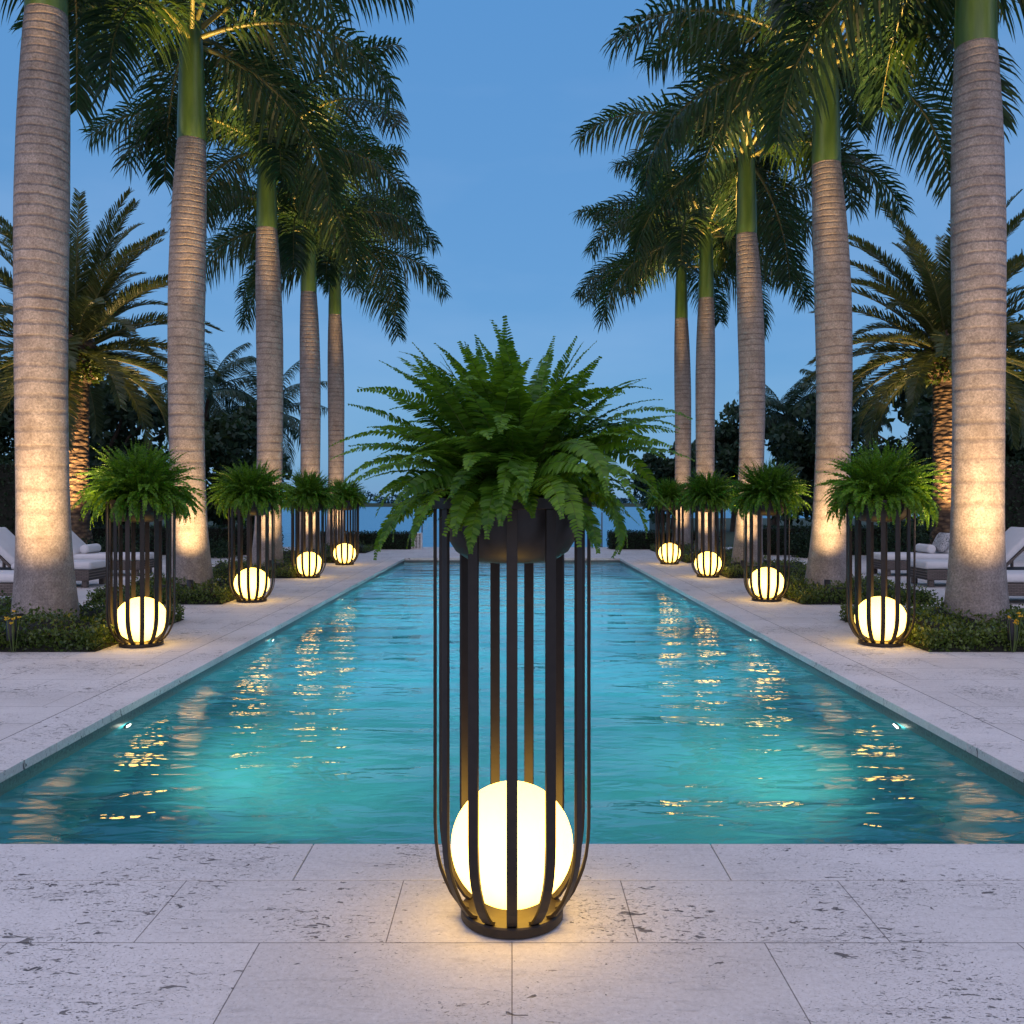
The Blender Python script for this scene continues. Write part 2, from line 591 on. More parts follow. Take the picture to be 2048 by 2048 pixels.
mb = MB()
def slabrow(x0, x1, y0, y1, n, alongx):
    g = 0.0016
    for i in range(n):
        if alongx:
            a, b = x0 + (x1 - x0) * i / n, x0 + (x1 - x0) * (i + 1) / n
            mb.box(a + g, b - g, y0 + g, y1, -0.055, 0)
        else:
            a, b = y0 + (y1 - y0) * i / n, y0 + (y1 - y0) * (i + 1) / n
            mb.box(x0, x1, a + g, b - g, -0.055, 0)
e = PX + CW
g3 = 0.8 * 1
for a, b in ((-e, -2.43), (-2.43, -0.81), (-0.81, 0.81), (0.81, 2.43), (2.43, e)):
    mb.box(a + 0.0016, b - 0.0016, PY0 - CW + 0.003, PY0 + 0.012, -0.055, 0)
slabrow(-e, e, PY1 - 0.012, PY1 + CW - 0.003, 4, True)
slabrow(-e + 0.003, -PX + 0.012, PY0 + 0.014, PY1 - 0.014, 12, False)
slabrow(PX - 0.012, e - 0.003, PY0 + 0.014, PY1 - 0.014, 12, False)
tag(mb.build("pool_coping", M['coping'], bevel=0.004), kind="structure")

mb = MB()
PD = -1.5
for (x0, y0, x1, y1) in ((-PX, PY0, PX, PY0), (PX, PY0, PX, PY1), (PX, PY1, -PX, PY1), (-PX, PY1, -PX, PY0)):
    mb.quad((x0, y0, PD), (x0, y0, -0.20), (x1, y1, -0.20), (x1, y1, PD))
mb.quad((-PX, PY0, PD), (PX, PY0, PD), (PX, PY1, PD), (-PX, PY1, PD))
basin = tag(mb.build("pool_basin", M['plaster']), kind="structure")
mb = MB()
for (x0, y0, x1, y1) in ((-PX, PY0, PX, PY0), (PX, PY0, PX, PY1), (PX, PY1, -PX, PY1), (-PX, PY1, -PX, PY0)):
    mb.quad((x0, y0, -0.20), (x0, y0, -0.04), (x1, y1, -0.04), (x1, y1, -0.20))
mb.build("waterline_band", M['band'], basin)

mb = MB()
mb.quad((-PX, PY0, WZ), (PX, PY0, WZ), (PX, PY1, WZ), (-PX, PY1, WZ))
tag(mb.build("pool_water", M['water']), kind="structure")

mb = MB()
frame_sheet(mb, 400, -80, 27.0, PX + 0.2, PY0 - 0.2, PY1 + 0.2, -0.03)
mb.add([(-400, 27, -.03), (-6.9, 27, -.03), (-20, 75, -.03), (-400, 75, -.03)], [(0, 1, 2, 3)])
mb.add([(5.2, 27, -.03), (400, 27, -.03), (400, 75, -.03), (11.5, 75, -.03)], [(0, 1, 2, 3)])
mb.quad((-6.9, 27, -.03), (-20, 75, -.03), (-20, 75, -1.6), (-6.9, 27, -1.6))
mb.quad((5.2, 27, -.03), (11.5, 75, -.03), (11.5, 75, -1.6), (5.2, 27, -1.6))
tag(mb.build("garden_ground", M['lawn']), kind="structure")

mb = MB()
mb.quad((-9000, 26.5, -1.3), (9000, 26.5, -1.3), (9000, 11000, -1.3), (-9000, 11000, -1.3))
tag(mb.build("sea", M['sea']), kind="structure")

# far shore: low land with its wooded skyline
FY = 420.0
mb = MB()
xs = np.linspace(-330, 330, 70)
v = []
for i, x in enumerate(xs):
    hgt = 0.3
    v += [(x, FY - 6, -1.5), (x, FY, hgt), (x, FY + 60, hgt)]
f = []
for i in range(69):
    for j in range(2):
        f.append((i * 3 + j, i * 3 + 3 + j, i * 3 + 4 + j, i * 3 + 1 + j))
mb.add(v, f)
tag(mb.build("far_shore", M['lawn']), kind="structure")
mb = MB()
r2 = np.random.default_rng(3)
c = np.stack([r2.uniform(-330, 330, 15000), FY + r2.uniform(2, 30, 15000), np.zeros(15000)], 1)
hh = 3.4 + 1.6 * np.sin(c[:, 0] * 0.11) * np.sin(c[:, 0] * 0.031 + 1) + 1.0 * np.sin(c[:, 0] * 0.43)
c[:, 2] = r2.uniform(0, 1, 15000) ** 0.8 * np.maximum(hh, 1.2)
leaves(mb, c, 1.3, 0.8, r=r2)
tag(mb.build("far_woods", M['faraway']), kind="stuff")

# ------------------------------------------------------------ fronds
def rachis(base, az, el0, L, droop, n=18, curl=1.25, azbend=0.0):
    t = np.linspace(0, 1, n)
    p = el0 - droop * t ** curl
    a = az + azbend * t
    d = np.stack([np.cos(p) * np.cos(a), np.cos(p) * np.sin(a), np.sin(p)], 1)
    pos = np.zeros((n, 3))
    pos[1:] = np.cumsum((d[1:] + d[:-1]) * 0.5 * L / (n - 1), 0)
    return t, pos + np.asarray(base), d, a

def frond(mb, stem, base, az, el0, L, droop, nl, ll, lw, plume=(0.0,), fw=0.5, grav=0.35, t0=0.12,
          rad=0.02, prof=None, curl=1.25, azbend=0.0, jit=0.08, r=rng, seg=5, blunt=False, twist=0.0):
    t, pos, d, a = rachis(base, az, el0, L, droop, curl=curl, azbend=azbend)
    stem.tube(pos, rad * (1 - 0.88 * t), seg)
    ts = np.linspace(t0, 0.995, nl)
    P = np.stack([np.interp(ts, t, pos[:, i]) for i in range(3)], 1)
    T = np.stack([np.interp(ts, t, d[:, i]) for i in range(3)], 1)
    T /= np.linalg.norm(T, axis=1)[:, None]
    A = np.interp(ts, t, a)
    Sd = np.stack([-np.sin(A), np.cos(A), np.zeros(nl)], 1)
    N = np.cross(T, Sd)
    N *= np.where(N[:, 2:3] < -0.2, -1, 1) if False else 1
    if twist:
        ct, st = math.cos(twist), math.sin(twist)
        Sd, N = Sd * ct + N * st, N * ct - Sd * st
    if prof is None:
        u = (ts - t0) / (1 - t0)
        pr = np.minimum(1, 0.45 + u * 2.6) * np.clip(1.0 - 0.62 * np.maximum(0, u - 0.45) / 0.55, 0.2, 1)
    else:
        pr = prof((ts - t0) / (1 - t0))
    for side in (-1, 1):
        pl = np.array([plume[(i * 7 + (3 if side > 0 else 0)) % len(plume)] for i in range(nl)])
        pl = pl + r.normal(0, jit, nl)
        f_ = (fw + r.normal(0, jit, nl))[:, None] * (1 + 0.9 * np.maximum(0, ts - 0.6))[:, None]
        D = T * f_ + Sd * side * np.cos(pl)[:, None] + N * np.sin(pl)[:, None]
        D /= np.linalg.norm(D, axis=1)[:, None]
        l = (ll * pr * r.uniform(0.88, 1.08, nl))[:, None]
        W = T - D * np.sum(D * T, 1)[:, None]
        W = W + N * r.normal(0, 0.35, nl)[:, None]
        W /= np.linalg.norm(W, axis=1)[:, None]
        g = np.array([0, 0, -1.0]) * grav
        wd = lw * np.minimum(1, 0.5 + pr)[:, None]
        p0 = P
        p1 = P + D * l * 0.45 + g * l * 0.13
        p2 = P + D * l * 0.80 + g * l * 0.52
        p3 = P + D * l * 0.97 + g * l * 0.95
        if blunt:
            v = np.stack([p0 - W * wd * 0.40, p0 + W * wd * 0.40, p1 + W * wd * 0.5, p1 - W * wd * 0.5,
                          p2 + W * wd * 0.34, p2 - W * wd * 0.34, p3], 1)
        else:
            v = np.stack([p0 - W * wd * 0.25, p0 + W * wd * 0.25, p1 + W * wd * 0.5, p1 - W * wd * 0.5,
                          p2 + W * wd * 0.32, p2 - W * wd * 0.32, p3], 1)
        idx = np.arange(nl)[:, None] * 7
        base_n = mb.n
        mb.V.append(v.reshape(-1, 3))
        mb.n += nl * 7
        q1 = (idx + np.array([[0, 1, 2, 3]])) + base_n
        q2 = (idx + np.array([[3, 2, 4, 5]])) + base_n
        q3 = (idx + np.array([[5, 4, 6]])) + base_n
        mb.F.extend(q1.tolist()); mb.F.extend(q2.tolist()); mb.F.extend(q3.tolist())

# ------------------------------------------------------------ royal palms
def royal_profile(h, rb):
    z = np.array([-0.05, 0.05, 0.25, 0.55, 0.95, 1.5, 2.4, 3.5, 4.6, 5.5, 6.1, 6.5, 6.62])
    rr = np.array([1.36, 1.33, 1.24, 1.12, 1.03, 0.99, 0.98, 1.01, 1.04, 0.99, 0.91, 0.83, 0.80])
    zz = np.linspace(-0.05, 6.62, 70)
    r_ = np.interp(zz, z, rr)
    k = np.ones(5) / 5
    r_[2:-2] = np.convolve(r_, k, 'valid')
    return [(rb * b, a * h / 6.62 if a > 0 else a) for a, b in zip(zz, r_)]

def royal_palm(x, y, h, rb, label, seed, nf=15, old=()):
    r = np.random.default_rng(seed)
    root = empty("royal_palm", (x, y, 0), label, "palm tree", "royal palms along the pool")
    mb = MB()
    prof = royal_profile(h, rb)
    mb.lathe(prof, 40)
    # a slight lean and bow so that no two trunks are alike
    vv = np.concatenate(mb.V)
    bow = r.normal(0, 0.055, 2)
    s = np.clip(vv[:, 2] / h, 0, 1)
    vv[:, 0] += bow[0] * np.sin(s * math.pi)
    vv[:, 1] += bow[1] * np.sin(s * math.pi)
    mb.V = [vv]
    mb.build("trunk", M['trunk'], root, True)
    mb = MB()
    rt = rb * 0.80
    cs = 1.85
    mb.lathe([(rt * 0.99, h - 0.02), (rt * 1.02, h + 0.05), (rt * 1.00, h + 0.3), (rt * 0.93, h + 0.8), (rt * 0.84, h + 1.3), (rt * 0.72, h + 1.7), (rt * 0.5, h + cs + .05), (0.02, h + cs + 0.3)], 32)
    mb.build("crownshaft", M['shaft'], root, True)
    zc = h + cs - 0.05
    az0 = r.uniform(0, 6.28)
    for i in range(nf):
        u = (i + 0.5) / nf
        az = az0 + i * 2.39996 + r.normal(0, 0.12)
        el = R(80) - u ** 0.9 * R(80) + r.normal(0, 0.06)
        L = (2.75 + 0.7 * math.sin(min(1, u * 1.6) * 1.57)) * r.uniform(0.94, 1.06)
        droop = R(64) + u * R(30) + r.normal(0, 0.09)
        lf, st = MB(), MB()
        b = (0.07 * math.cos(az), 0.07 * math.sin(az), zc - u * 0.35)
        frond(lf, st, b, az, el, L, droop, 142, 0.80, 0.041, plume=(-0.7, 0.15, 0.75, -0.2, 0.45), fw=0.5, grav=0.52,
              t0=0.13, rad=0.042, curl=1.35, azbend=r.normal(0, 0.14), r=r, seg=5)
        fo = lf.build("frond", M['palmleaf'], root)
        st.build("midrib", M['rachis'], fo, True)
    return root

LP = [(-4.99, 9.6, 6.62, 0.262), (-4.79, 13.4, 6.78, 0.256), (-4.79, 17.5, 6.71, 0.250), (-4.88, 21.5, 6.40, 0.236), (-5.0, 25.3, 6.65, 0.225)]
RP = [(4.97, 9.6, 6.26, 0.258), (4.70, 13.4, 6.43, 0.256), (4.58, 17.5, 6.60, 0.245), (4.66, 21.5, 6.26, 0.225), (4.78, 25.3, 6.55, 0.225)]
pl_lab = ["biggest royal palm of the left row, beside the nearest left lantern",
          "second royal palm of the left row, between the first and second left lanterns",
          "third royal palm of the left row, just behind the second left lantern",
          "fourth royal palm of the left row, behind the third left lantern",
          "thinnest, farthest royal palm of the left row, behind the last left lantern"]
for i, (x, y, h, rb) in enumerate(LP):
    royal_palm(x, y, h, rb, pl_lab[i], 100 + i)
for i, (x, y, h, rb) in enumerate(RP):
    royal_palm(x, y, h, rb, pl_lab[i].replace("left", "right"), 200 + i)

# ------------------------------------------------------------ planted beds under the palms
BED = []
def bed(x0, x1, y0, y1, hmax, n, label, seed, palm):
    r = np.random.default_rng(seed)
    root = empty("shrub_bed", ((x0 + x1) / 2, (y0 + y1) / 2, 0), label, "shrub bed", "low shrub beds round the palms")
    cx, cy_ = (x0 + x1) / 2, (y0 + y1) / 2
    w_, d_ = (x1 - x0) / 2, (y1 - y0) / 2
    mb = MB()
    mb.quad((-w_, -d_, 0.004), (w_, -d_, 0.004), (w_, d_, 0.004), (-w_, d_, 0.004))
    mb.build("bed_soil", M['soil'], root)
    def hgt(px, py):
        ex = np.minimum(np.minimum(px + w_, w_ - px), np.minimum(py + d_, d_ - py))
        e_ = np.clip(ex / 0.16, 0, 1) ** 0.5
        lump = 0.72 + 0.28 * np.sin(px * 5.1 + seed) * np.sin(py * 4.3 + seed * 2) + 0.10 * np.sin(px * 13 + seed * 3) * np.sin(py * 11.7)
        return hmax * e_ * np.clip(lump, 0.35, 1.15)
    # solid dark core added under the leaves to block see-through
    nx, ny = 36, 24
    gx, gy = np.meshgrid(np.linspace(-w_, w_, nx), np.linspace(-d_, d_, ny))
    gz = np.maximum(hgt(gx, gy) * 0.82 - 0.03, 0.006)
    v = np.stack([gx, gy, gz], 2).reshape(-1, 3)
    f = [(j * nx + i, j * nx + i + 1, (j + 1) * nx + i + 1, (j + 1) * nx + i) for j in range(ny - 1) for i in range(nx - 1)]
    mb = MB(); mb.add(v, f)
    mb.build("dark_core", M['core'], root, True)
    px = r.uniform(-w_, w_, n); py = r.uniform(-d_, d_, n)
    # crowd a third of them on the front and pool-side faces, which show most
    k = n // 4
    py[:k] = -d_ + np.abs(r.normal(0, 0.06, k))
    sgn = -1 if cx > 0 else 1
    px[k:k + n // 8] = sgn * (w_ - np.abs(r.normal(0, 0.05, n // 8)))
    top = hgt(px, py)
    pz = top * r.uniform(0.55, 1.06, n)
    pz[:k + n // 8] = np.maximum(top[:k + n // 8], hmax * 0.6) * r.uniform(0.05, 1.0, k + n // 8)
    c = np.stack([px, py, pz], 1)
    mb = MB()
    leaves(mb, c, 0.042, 0.55, nrm=np.array([0, -0.25, 0.75]), r=r)
    mb.build("foliage", M['bush'], root)
    return root

ords = ["nearest", "second", "third", "fourth", "farthest"]
for s, P in ((-1, LP), (1, RP)):
    nm = "left" if s < 0 else "right"
    for i, (x, y, h, rb) in enumerate(P):
        y0, y1 = y - 1.30, y + 0.95
        xi = 3.86 if i == 0 else 3.92
        xo = 6.7 if i == 0 else 5.75
        if i == 4: y1 = y0 + 1.5
        a, b = (-xo, -xi) if s < 0 else (xi, xo)
        bed(a, b, y0, y1, 0.32 if i == 0 else 0.30, (15000, 8000, 5000, 3500, 2500)[i],
            ["leafy low shrub bed round the foot of the biggest royal palm, %s of the pool" % nm,
             "low shrub bed round the second royal palm on the %s of the pool" % nm,
             "low shrub bed behind the second %s lantern, round the third palm" % nm,
             "small shrub bed behind the third %s lantern, round the fourth palm" % nm,
             "smallest shrub bed behind the last %s lantern, at the farthest palm" % nm][i], 7 + i + (20 if s > 0 else 0), (x, y))

# ------------------------------------------------------------ uplights
def uplight(x, y, z, target, label, power=110, spot=70, blend=0.9, group="bed uplights", beam=None):
    root = empty("uplight", (x, y, 0), label, "uplight", group)
    mb = MB()
    mb.lathe([(0.0, 0.012), (0.012, 0.012), (0.012, z - 0.16), (0.040, z - 0.155), (0.043, z - 0.14), (0.043, z + 0.03), (0.039, z + 0.03), (0.037, z + 0.004), (0.0, z + 0.004)], 20)
    mb.build("housing", M['black'], root, True)
    mb = MB()
    mb.lathe([(0.0, z + 0.012), (0.034, z + 0.010)], 16)
    mb.build("lens", M['lens'], root)
    ld = bpy.data.lights.new("uplight_lamp", 'SPOT')
    ld.energy = power
    ld.color = (1.0, 0.60, 0.25)
    ld.spot_size = R(spot)
    ld.spot_blend = 1.0
    ld.shadow_soft_size = 0.04
    lo = bpy.data.objects.new("uplight_lamp", ld)
    COL.objects.link(lo)
    lo.parent = root
    lo.location = (0, 0, z + 0.03)
    d = Vector(target) - Vector((x, y, z + 0.03))
    lo.rotation_euler = d.to_track_quat('-Z', 'Y').to_euler()
    if beam is not None:                                   # the narrow second beam that reaches the crown
        l2 = ld.copy()
        l2.energy = 9500
        l2.color = (1.0, 0.54, 0.17)
        l2.spot_size = R(21)
        l2.spot_blend = 0.7
        o2 = bpy.data.objects.new("uplight_beam", l2)
        COL.objects.link(o2)
        o2.parent = root
        o2.location = (0, 0, z + 0.03)
        d = Vector(beam) - Vector((x, y, z + 0.03))
        o2.rotation_euler = d.to_track_quat('-Z', 'Y').to_euler()
    return root

for s, P in ((-1, LP), (1, RP)):
    nm = "left" if s < 0 else "right"
    for i, (x, y, h, rb) in enumerate(P):
        if i == 0:
            ux, uy, uz = s * 4.62, 8.27, 0.27
            lb = "black canister uplight with yellow flowers above it, front of the left bed" if s < 0 else "black canister uplight beside yellow flowers, front of the right bed"
        else:
            ux, uy, uz = x - s * 0.30, y - 0.90, 0.27
            lb = "small black uplight hidden in the shrubs before the %s %s palm" % (ords[i], nm)
        uplight(ux, uy, uz, (x, y - 0.1, 3.0 if i else 3.6), lb, (480 if i == 0 else 230), 104, beam=(x * 0.93, y - 1.1, h + 2.0))

def flowers(x, y, z, label, seed):
    r = np.random.default_rng(seed)
    root = empty("flower_cluster", (x, y, 0), label, "flowers", "yellow flowers in the front beds")
    fm, sm = MB(), MB()
    for k in range(7):
        c = np.array([r.normal(0, 0.035), r.normal(0, 0.02), z + r.normal(0, 0.025)])
        sm.tube([(c[0] * 0.3, c[1] * 0.3 + 0.02, 0.02), (c[0] * 0.7, c[1], z * 0.6), tuple(c)], 0.003, 5)
        for j in range(6):
            a = j * 1.047 + k
            d = np.array([math.cos(a), math.sin(a) * 0.6 - 0.3, 0.5 + 0.3 * math.sin(a)])
            leaves(fm, np.array([c]), 0.026, 0.75, nrm=d * 3, r=r)
    fm.build("petals", M['yellow'], root)
    sm.build("stem", M['fernstem'], root)
flowers(-4.56, 8.17, 0.33, "small yellow flowers above the black uplight in the left front bed", 5)
flowers(4.58, 8.17, 0.33, "small yellow flowers beside the black uplight in the right front bed", 6)

# ------------------------------------------------------------ lanterns
def lantern(x, y, k, gk, label, group, nb=14, name="planter_lantern", bw=0.034, bev=0.0015, rot=0.0):
    root = empty(name, (x, y, 0), label, "planter lantern", group)
    mb = MB()
    rb = 0.172 * k
    mb.lathe([(0.0, 0.004), (rb - 0.004, 0.004), (rb, 0.008), (rb, 0.034), (rb - 0.005, 0.039), (rb * 0.62, 0.039), (rb * 0.6, 0.030), (0.0, 0.030)], 64)
    mb.build("base_ring", M['bronze'], root, True).modifiers.new("edge", 'EDGE_SPLIT').split_angle = R(40)
    prof = [(0.150, 0.036), (0.171, 0.046), (0.192, 0.070), (0.212, 0.100), (0.230, 0.140), (0.245, 0.180), (0.255, 0.222), (0.261, 0.270), (0.264, 0.330), (0.264, 0.6), (0.264, 0.95), (0.264, 1.374)]
    th = 0.011
    for i in range(nb):
        a = -math.pi / 2 + i * 2 * math.pi / nb + rot
        ca, sa = math.cos(a), math.sin(a)
        v = []
        P = np.array(prof); P[:, 0] *= k
        T = np.gradient(P, axis=0)
        T /= np.linalg.norm(T, axis=1)[:, None]
        for (r_, z), (tr, tz) in zip(P, T):
            nr, nz = tz, -tr
            for rr, zz, s in ((r_, z, -1), (r_, z, 1), (r_ - nr * th, z - nz * th, 1), (r_ - nr * th, z - nz * th, -1)):
                v.append((rr * ca - s * bw / 2 * sa, rr * sa + s * bw / 2 * ca, zz))
        n = len(prof)
        f = [(0, 1, 2, 3), ((n - 1) * 4 + 3, (n - 1) * 4 + 2, (n - 1) * 4 + 1, (n - 1) * 4)]
        for q in range(n - 1):
            for j in range(4):
                m = (j + 1) % 4
                f.append((q * 4 + j, q * 4 + 4 + j, q * 4 + 4 + m, q * 4 + m))
        mb = MB(); mb.add(v, f)
        mb.build("bar", M['bronze'], root, False, bev)
    mb = MB()
    ro = 0.268 * k
    mb.lathe([(ro - 0.016, 1.374), (ro, 1.376), (ro, 1.410), (ro - 0.006, 1.414), (0.225 * k, 1.414), (0.225 * k, 1.406), (ro - 0.016, 1.404), (ro - 0.016, 1.374)], 64)
    mb.build("top_ring", M['bronze'], root, True).modifiers.new("edge", 'EDGE_SPLIT').split_angle = R(40)
    mb = MB()
    q = k * 0.98
    mb.lathe([(0.20 * q, 1.40), (0.242 * q, 1.402), (0.244 * q, 1.378), (0.236 * q, 1.370), (0.234 * q, 1.33), (0.222 * q, 1.278), (0.193 * q, 1.232), (0.152 * q, 1.205), (0.10 * q, 1.196), (0.0, 1.193)], 56)
    mb.build("pot", M['pot'], root, True)
    mb = MB()
    rg = 0.205 * gk
    th_ = np.linspace(-math.pi / 2, math.pi / 2, 33)
    zc = 0.042 + 0.203
    mb.lathe([(max(1e-4, rg * math.cos(t)), zc + 0.203 * (1.0 + (gk - 1) * 0.35) * math.sin(t) + (gk - 1) * 0.05) for t in th_], 56)
    mb.build("globe", M['globe'], root, True)
    return root

front = lantern(0, 3.02, 1.0, 1.0, "tall black cage lantern in the centre foreground with large glowing globe and overflowing fern", "cage planter lanterns", nb=13)
LL = [(-3.60, 8.70), (-3.63, 12.5), (-3.72, 16.4), (-3.68, 19.7)]
RL = [(3.60, 8.75), (3.58, 12.6), (3.61, 16.5), (3.50, 19.9)]
lab = ["nearest cage lantern of the %s row, beside the bed of the biggest palm", "second cage lantern of the %s row, before the third palm",
       "third cage lantern of the %s row, before the fourth palm", "farthest and smallest cage lantern of the %s row"]
proto = None
k = 0
side_lanterns = []
for nm, Ls in (("left", LL), ("right", RL)):
    for i, (x, y) in enumerate(Ls):
        if proto is None:
            proto = o = lantern(x, y, 1.19, 1.17, lab[i] % nm, "cage planter lanterns", bw=0.041, bev=0, nb=15)
        else:
            o = copy_tree(proto)
            o.location = (x, y, 0)
            o.rotation_euler = (0, 0, 0.13 * k)
            o['label'] = lab[i] % nm
        side_lanterns.append(o)
        k += 1

# ------------------------------------------------------------ ferns
def fern_prof(u):
    return np.minimum(1, 0.55 + u * 2.2) * np.clip(1 - np.maximum(0, u - 0.50) / 0.50, 0.08, 1) ** 0.7

r = np.random.default_rng(42)
fern = empty("boston_fern", (0, 3.02, 1.40), "large lush fern spilling over the centre foreground lantern", "fern", "potted ferns")
fill_l, fill_s = MB(), MB()
nF = 176
for i in range(nF):
    u = (i + 0.5) / nF
    az = i * 2.39996 + r.normal(0, 0.2)
    el = R(84) - u ** 0.95 * R(78) + r.normal(0, 0.10)
    L = r.uniform(0.46, 0.55) if u < 0.22 else (r.uniform(0.50, 0.62) if u < 0.62 else r.uniform(0.38, 0.57))
    droop = R(30) + R(66) * u + r.normal(0, 0.25)
    if r.random() < 0.18: droop += R(50)
    shown = i % 5 in (0, 2, 3) or i > nF - 24
    lf, st = (MB(), MB()) if (shown and len(fern.children) < 98) else (fill_l, fill_s)
    b = (0.10 * math.cos(az) * r.uniform(0.2, 1.2), 0.10 * math.sin(az) * r.uniform(0.2, 1.2), 0.02 + (1 - u) * 0.04)
    frond(lf, st, b, az, el, L, droop, 50, 0.054, 0.0112, plume=(0.12,), fw=0.28, grav=0.25, t0=0.14, rad=0.0028,
          prof=fern_prof, curl=1.6, azbend=r.normal(0, 0.35), jit=0.06, r=r, seg=4, blunt=True, twist=r.normal(0, 0.3))
    if lf is not fill_l:
        fo = lf.build("frond", M['fern'], fern)
        st.build("midrib", M['fernstem'], fo)
# short inner fronds that fill the heart of the plant
for i in range(110):
    az = i * 2.39996 + 0.5
    el = r.uniform(R(5), R(80))
    frond(fill_l, fill_s, (r.normal(0, 0.06), r.normal(0, 0.06), 0), az, el, r.uniform(0.25, 0.46), R(r.uniform(30, 120)), 34, 0.048, 0.0115,
          plume=(0.15,), fw=0.3, grav=0.3, t0=0.1, rad=0.0025, prof=fern_prof, curl=1.5, azbend=r.normal(0, 0.5), r=r, seg=4, blunt=True, twist=r.normal(0, 0.4))
fo = tag(fill_l.build("foliage", M['fern'], fern), kind="stuff")
fill_s.build("midribs", M['fernstem'], fo)

def side_fern(seed):
    r = np.random.default_rng(seed)
    lf, st = MB(), MB()
    n = 260
    for i in range(n):
        u = (i + 0.5) / n
        az = i * 2.39996 + r.normal(0, 0.25)
        el = R(89) - u ** 1.1 * R(78) + r.normal(0, 0.12)
        L = r.uniform(0.46, 0.62)
        droop = R(28) + R(72) * u + r.normal(0, 0.2)
        b = (0.12 * math.cos(az) * r.uniform(0.2, 1.2), 0.12 * math.sin(az) * r.uniform(0.2, 1.2), 0.02)
        frond(lf, st, b, az, el, L, droop, 26, 0.060, 0.017, plume=(0.5, 0.1), fw=1.1, grav=0.2, t0=0.10, rad=0.003,
              prof=fern_prof, curl=1.5, azbend=r.normal(0, 0.3), jit=0.1, r=r, seg=3, blunt=False, twist=r.normal(0, 0.5))
    for i in range(90):
        az = i * 2.39996 + r.normal(0, 0.2)
        frond(lf, st, (0.15 * math.cos(az), 0.15 * math.sin(az), 0.02), az, R(r.uniform(5, 45)), r.uniform(0.32, 0.46), R(r.uniform(85, 135)), 22, 0.055, 0.017,
              plume=(0.4, 0.1), fw=1.0, grav=0.2, t0=0.1, rad=0.003, prof=fern_prof, curl=1.1, azbend=r.normal(0, 0.3), jit=0.1, r=r, seg=3, twist=r.normal(0, 0.4))
    root = empty("boston_fern", (0, 0, 0), "x", "fern", "potted ferns")
    f_ = lf.build("foliage", M['fern'], root)
    st.build("midribs", M['fernstem'], f_)
    return root
fv = [side_fern(51), side_fern(52), side_fern(53)]
flab = ["bushy fern in the nearest %s lantern, before the palm trunk", "bushy fern in the second %s lantern", "fern in the third %s lantern", "smallest fern in the farthest %s lantern"]
k = 0
for nm, Ls in (("left", LL), ("right", RL)):
    for i, (x, y) in enumerate(Ls):
        o = fv[k] if k < 3 else copy_tree(fv[k % 3])
        o.location = (x, y, 1.40)
        o.rotation_euler = (0, 0, k * 1.31)
        o.scale = (1, 1, 1) if i < 3 else (0.9, 0.9, 0.9)
        o['label'] = flab[i] % nm
        k += 1

# ------------------------------------------------------------ pool lights
pk = 0
for s in (-1, 1):
    nm = "left" if s < 0 else "right"
    for i, y in enumerate((6.1, 9.8, 13.8, 17.7)):
        x = s * (PX - 0.03)
        root = empty("pool_light", (x, y, WZ - 0.12), "round underwater pool light at the %s pool wall, %s from the front" % (nm, ("first", "second", "third", "fourth")[i]), "pool light", "underwater pool lights", rz=0 if s < 0 else math.pi)
        mb = MB()
        a = np.linspace(0, 2 * math.pi, 25)[:-1]
        ring = []
        for rr, xx in ((0.060, 0.0), (0.060, 0.012), (0.045, 0.014), (0.043, 0.006)):
            ring.append(np.stack([np.full(24, xx), rr * np.cos(a), rr * np.sin(a)], 1))
        f = [(q * 24 + j, q * 24 + (j + 1) % 24, q * 24 + 24 + (j + 1) % 24, q * 24 + 24 + j) for q in range(3) for j in range(24)]
        mb.add(np.concatenate(ring), f)
        mb.build("rim", M['steel'], root)
        mb = MB()
        v = [(0.008, 0, 0)] + [(0.008, 0.043 * math.cos(q), 0.043 * math.sin(q)) for q in a]
        mb.add(v, [(0, 1 + j, 1 + (j + 1) % 24) for j in range(24)])
        mb.build("lens", M['poollens'], root)
        ld = bpy.data.lights.new("pool_lamp", 'SPOT')
        ld.energy = (84, 130, 185, 190)[i]
        ld.color = (1.0, 0.88, 0.62) if i == 0 else (0.66, 0.93, 1.0)
        ld.spot_size = R(128) if i == 0 else R(150)
        ld.spot_blend = 1.0
        ld.shadow_soft_size = 0.06
        lo = bpy.data.objects.new("pool_lamp", ld)
        COL.objects.link(lo)
        lo.parent = root
        lo.location = (0.05, 0, 0)
        d = Vector((1, -s * 0.45, -0.60)) if i == 0 else Vector((1, 0, -0.75))
        lo.rotation_euler = d.to_track_quat('-Z', 'Y').to_euler()

